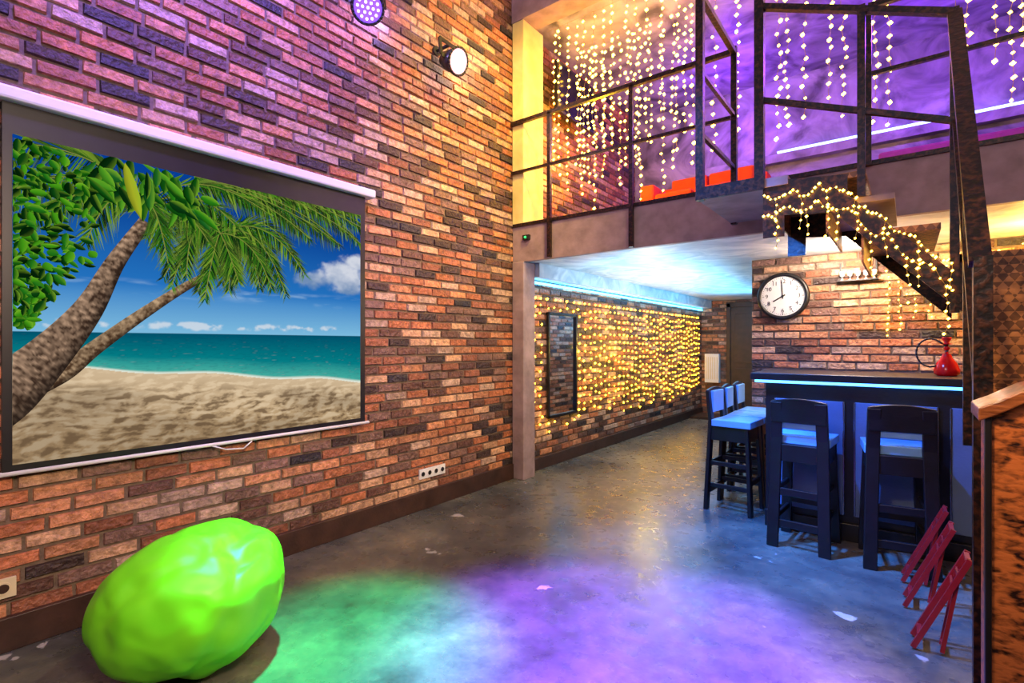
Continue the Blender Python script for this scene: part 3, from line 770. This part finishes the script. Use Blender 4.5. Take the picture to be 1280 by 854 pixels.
for n_, x in enumerate(xs):
    for rep in range(2 if x < 1.7 else 1):
        y = 4.42+rep*.45+rf.uniform(-.04, .04); xx = x+rep*.06; z = 4.52; zb = rf.uniform(2.75, 3.4) if x < 1.7 else rf.uniform(2.75, 3.1)
        line = [(xx, y, 4.58)]
        while z > zb:
            px = xx+rf.uniform(-.018, .018); pts.append((px, y+rf.uniform(-.01, .01), z)); line.append((px, y, z+.008)); z -= rf.uniform(.055, .10)
        wires.append(line)
wires.append([(.2, 4.42, 4.58), (1.5, 4.42, 4.575), (3.0, 4.42, 4.58), (4.3, 4.42, 4.575)])
bulbs('fairy_light_curtain', pts, .0155, MBULB, wires)
pts = []; wires = []
y = 4.42
while y < 9.9:
    z = 1.84; line = [(.03, y, 1.88)]
    zb = rf.uniform(.36, .60)
    mirror = 4.66 < y < 5.32
    while z > zb:
        if not (mirror and .5 < z < 1.73):
            px = y+rf.uniform(-.03, .03); pts.append((.03, px, z)); line.append((.026, px, z))
        z -= rf.uniform(.07, .12)
    if not mirror: wires.append(line)
    y += .135
wires.append([(.03, 4.4, 1.88), (.03, 9.9, 1.88)])
bulbs('fairy_light_curtain', pts, .0135, MBULB2, wires)
pts = []; wires = []
for lane, (amp, off, n_) in enumerate(((.035, -.03, 46), (.05, -.11, 40))):
    main = []
    for k in range(n_):
        t = k/(n_-1); x = 2.50+.82*t; z = 2.24 if x < 2.85 else 2.24-(x-2.85)*1.0
        pz = z+off+amp*abs(math.sin(k*.42+lane))*-1+rf.uniform(-.012, .012)
        main.append((x, 3.215, pz)); pts.append((x+rf.uniform(-.006, .006), 3.213, pz))
    wires.append(main)
    for k in range(3, n_, 7):
        x, y, z = main[k]; L = rf.uniform(.10, .24); line = [(x, y, z)]; d = 0
        while d < L:
            d += rf.uniform(.035, .05); xx = x+rf.uniform(-.01, .01); pts.append((xx, y-.003, z-d)); line.append((xx, y-.003, z-d))
        wires.append(line)
bulbs('fairy_light_garland', pts, .0074, MBULB, wires)
pts = []; wires = []
for x in (3.02, 3.1, 3.2, 3.3):
    z = 2.12; zb = z-rf.uniform(.4, .75); line = [(x, 5.385, z)]
    while z > zb: xx = x+rf.uniform(-.012, .012); pts.append((xx, 5.385, z)); line.append((xx, 5.385, z)); z -= .05
    wires.append(line)
for k in range(90):
    x = 3.4+1.3*k/89; z = 2.02+.05*math.sin(k*.7); pts.append((x, 5.385, z+rf.uniform(-.05, .05)))
    pts.append((x, 5.385, z-.15+rf.uniform(-.07, .07)))
bulbs('fairy_light_garland', pts, .0085, MBULB, wires)

# ------------------------------------------------------------------ lights
def light(kind, name, loc, tgt=None, e=50, col=(1, 1, 1), size=.1, sy=None, cone=60, blend=1.0):
    l = bpy.data.lights.new(name, kind); l.energy = e; l.color = col
    if kind == 'AREA':
        l.size = size
        if sy: l.shape = 'RECTANGLE'; l.size_y = sy
    else:
        l.shadow_soft_size = size
    if kind == 'SPOT': l.spot_size = math.radians(cone); l.spot_blend = blend
    o = bpy.data.objects.new(name, l); o.location = loc; sc.collection.objects.link(o)
    if tgt is not None: o.rotation_euler = (Vector(tgt)-Vector(loc)).to_track_quat('-Z', 'Y').to_euler()
    return o
light('AREA', 'hall_side_fill', (4.6, .8, 3.4), (0, 2.0, 2.6), 52, (1, .78, .64), 2.4, 2.0)  # added fill aimed at the left wall, no lamp hangs there
light('AREA', 'hall_front_fill', (2.4, -1.3, 3.2), (2.4, 4, 2.6), 38, (.76, .62, 1), 2.4, 1.6)  # added fill from the camera side, lifts stairs and mezzanine beam
light('SPOT', 'wall_wash_fill', (3.4, .2, 2.4), (0, .9, .75), 350, (1, .72, .48), .3, cone=70)  # added spot, brightens the lower left wall without a fixture
light('SPOT', 'wall_wash_fill', (2.6, 2.6, 3.4), (0, 3.2, 1.5), 400, (1, .71, .40), .3, cone=72)  # second added wall spot, towards the pillar
light('SPOT', 'purple_wall_light', (1.6, .9, 4.7), (0, 1.2, 3.5), 1000, (.30, .17, 1), .2, cone=80)
light('SPOT', 'yellow_wall_light', (1.7, 3.0, 4.7), (0, 3.7, 3.2), 560, (1, .70, .12), .2, cone=78)
light('POINT', 'stage_spill', (.22, 2.36, 3.72), None, 16, (.45, .30, 1), .01)
light('POINT', 'stage_spill', (.22, 3.28, 3.72), None, 10, (1, .75, .6), .01)
light('SPOT', 'purple_floor_light', (2.2, 2.0, 4.7), (2.20, 1.98, 0), 14000, (.22, .07, 1), .1, cone=30)
light('SPOT', 'green_floor_light', (1.25, 1.35, 4.7), (1.22, 1.36, 0), 6600, (.0, 1, .36), .1, cone=20)
light('SPOT', 'blue_floor_light', (1.3, 2.2, 4.7), (2.5, 3.5, 0), 4200, (.04, .22, 1), .1, cone=34)
light('SPOT', 'blue_bar_fill', (2.35, 3.30, 2.22), (2.95, 4.1, .35), 230, (.03, .22, 1), .01, cone=120)  # added blue spot tucked under the landing, extends the bar LED glow
light('SPOT', 'blue_bar_fill', (1.45, 4.35, 2.15), (2.2, 4.7, .4), 160, (.04, .28, 1), .01, cone=90)  # likewise added, carries LED blue onto the side stools
light('SPOT', 'bean_bag_fill', (2.1, 1.6, 3.0), (.80, .88, .3), 80, (.95, 1, .6), .02, cone=28)  # added spot that only brightens the bean bag
light('AREA', 'corridor_light', (1.0, 7.2, 2.12), (1.0, 7.2, 0), 20, (.35, .58, 1), .8, 4.5)
light('AREA', 'corridor_up_fill', (.9, 6.6, 1.75), (.9, 6.6, 3), 55, (.10, .55, 1), .5, 4.2)  # added floating area light, brightens the corridor ceiling from below
light('POINT', 'corridor_warm_fill', (.55, 6.2, 1.3), None, 22, (1, .68, .05), .01)  # added warm point for the yellow glow on the corridor floor
light('POINT', 'corridor_cool_fill', (1.45, 8.6, 1.9), None, 30, (.12, .5, 1), .01)  # added cyan point, lights the corridor wall shown in the mirror
light('POINT', 'bar_light', (2.75, 4.95, 2.05), None, 46, (1, .78, .62), .05)
light('POINT', 'bar_light', (3.9, 4.85, 1.95), None, 45, (1, .6, .12), .05)
light('POINT', 'mezzanine_light', (1.5, 6.3, 4.1), None, 52, (.24, .03, 1), .05)
light('POINT', 'mezzanine_light', (3.4, 5.6, 4.1), None, 120, (.24, .03, 1), .05)
light('POINT', 'mezzanine_warm_fill', (.65, 4.75, 3.3), None, 44, (1, .55, .02), .02)  # added yellow point, strengthens the bulb glow on the brick
light('SPOT', 'stair_fill', (2.6, .3, 2.6), (3.5, 2.2, 1.2), 230, (1, .62, .25), .1, cone=50)  # added orange spot to brighten the cabinet front and steps

w = bpy.data.worlds.new('world'); sc.world = w; w.use_nodes = True
w.node_tree.nodes['Background'].inputs[0].default_value = (.05, .04, .08, 1); w.node_tree.nodes['Background'].inputs[1].default_value = .5

cam = bpy.data.cameras.new('camera'); cam.sensor_width = 36; cam.lens = 18.0; cam.shift_y = .0023; cam.clip_start = .02
co = bpy.data.objects.new('camera', cam); co.location = (3.15, 0, 1.35); co.rotation_euler = (math.pi/2, 0, math.radians(37.66)); sc.collection.objects.link(co); sc.camera = co
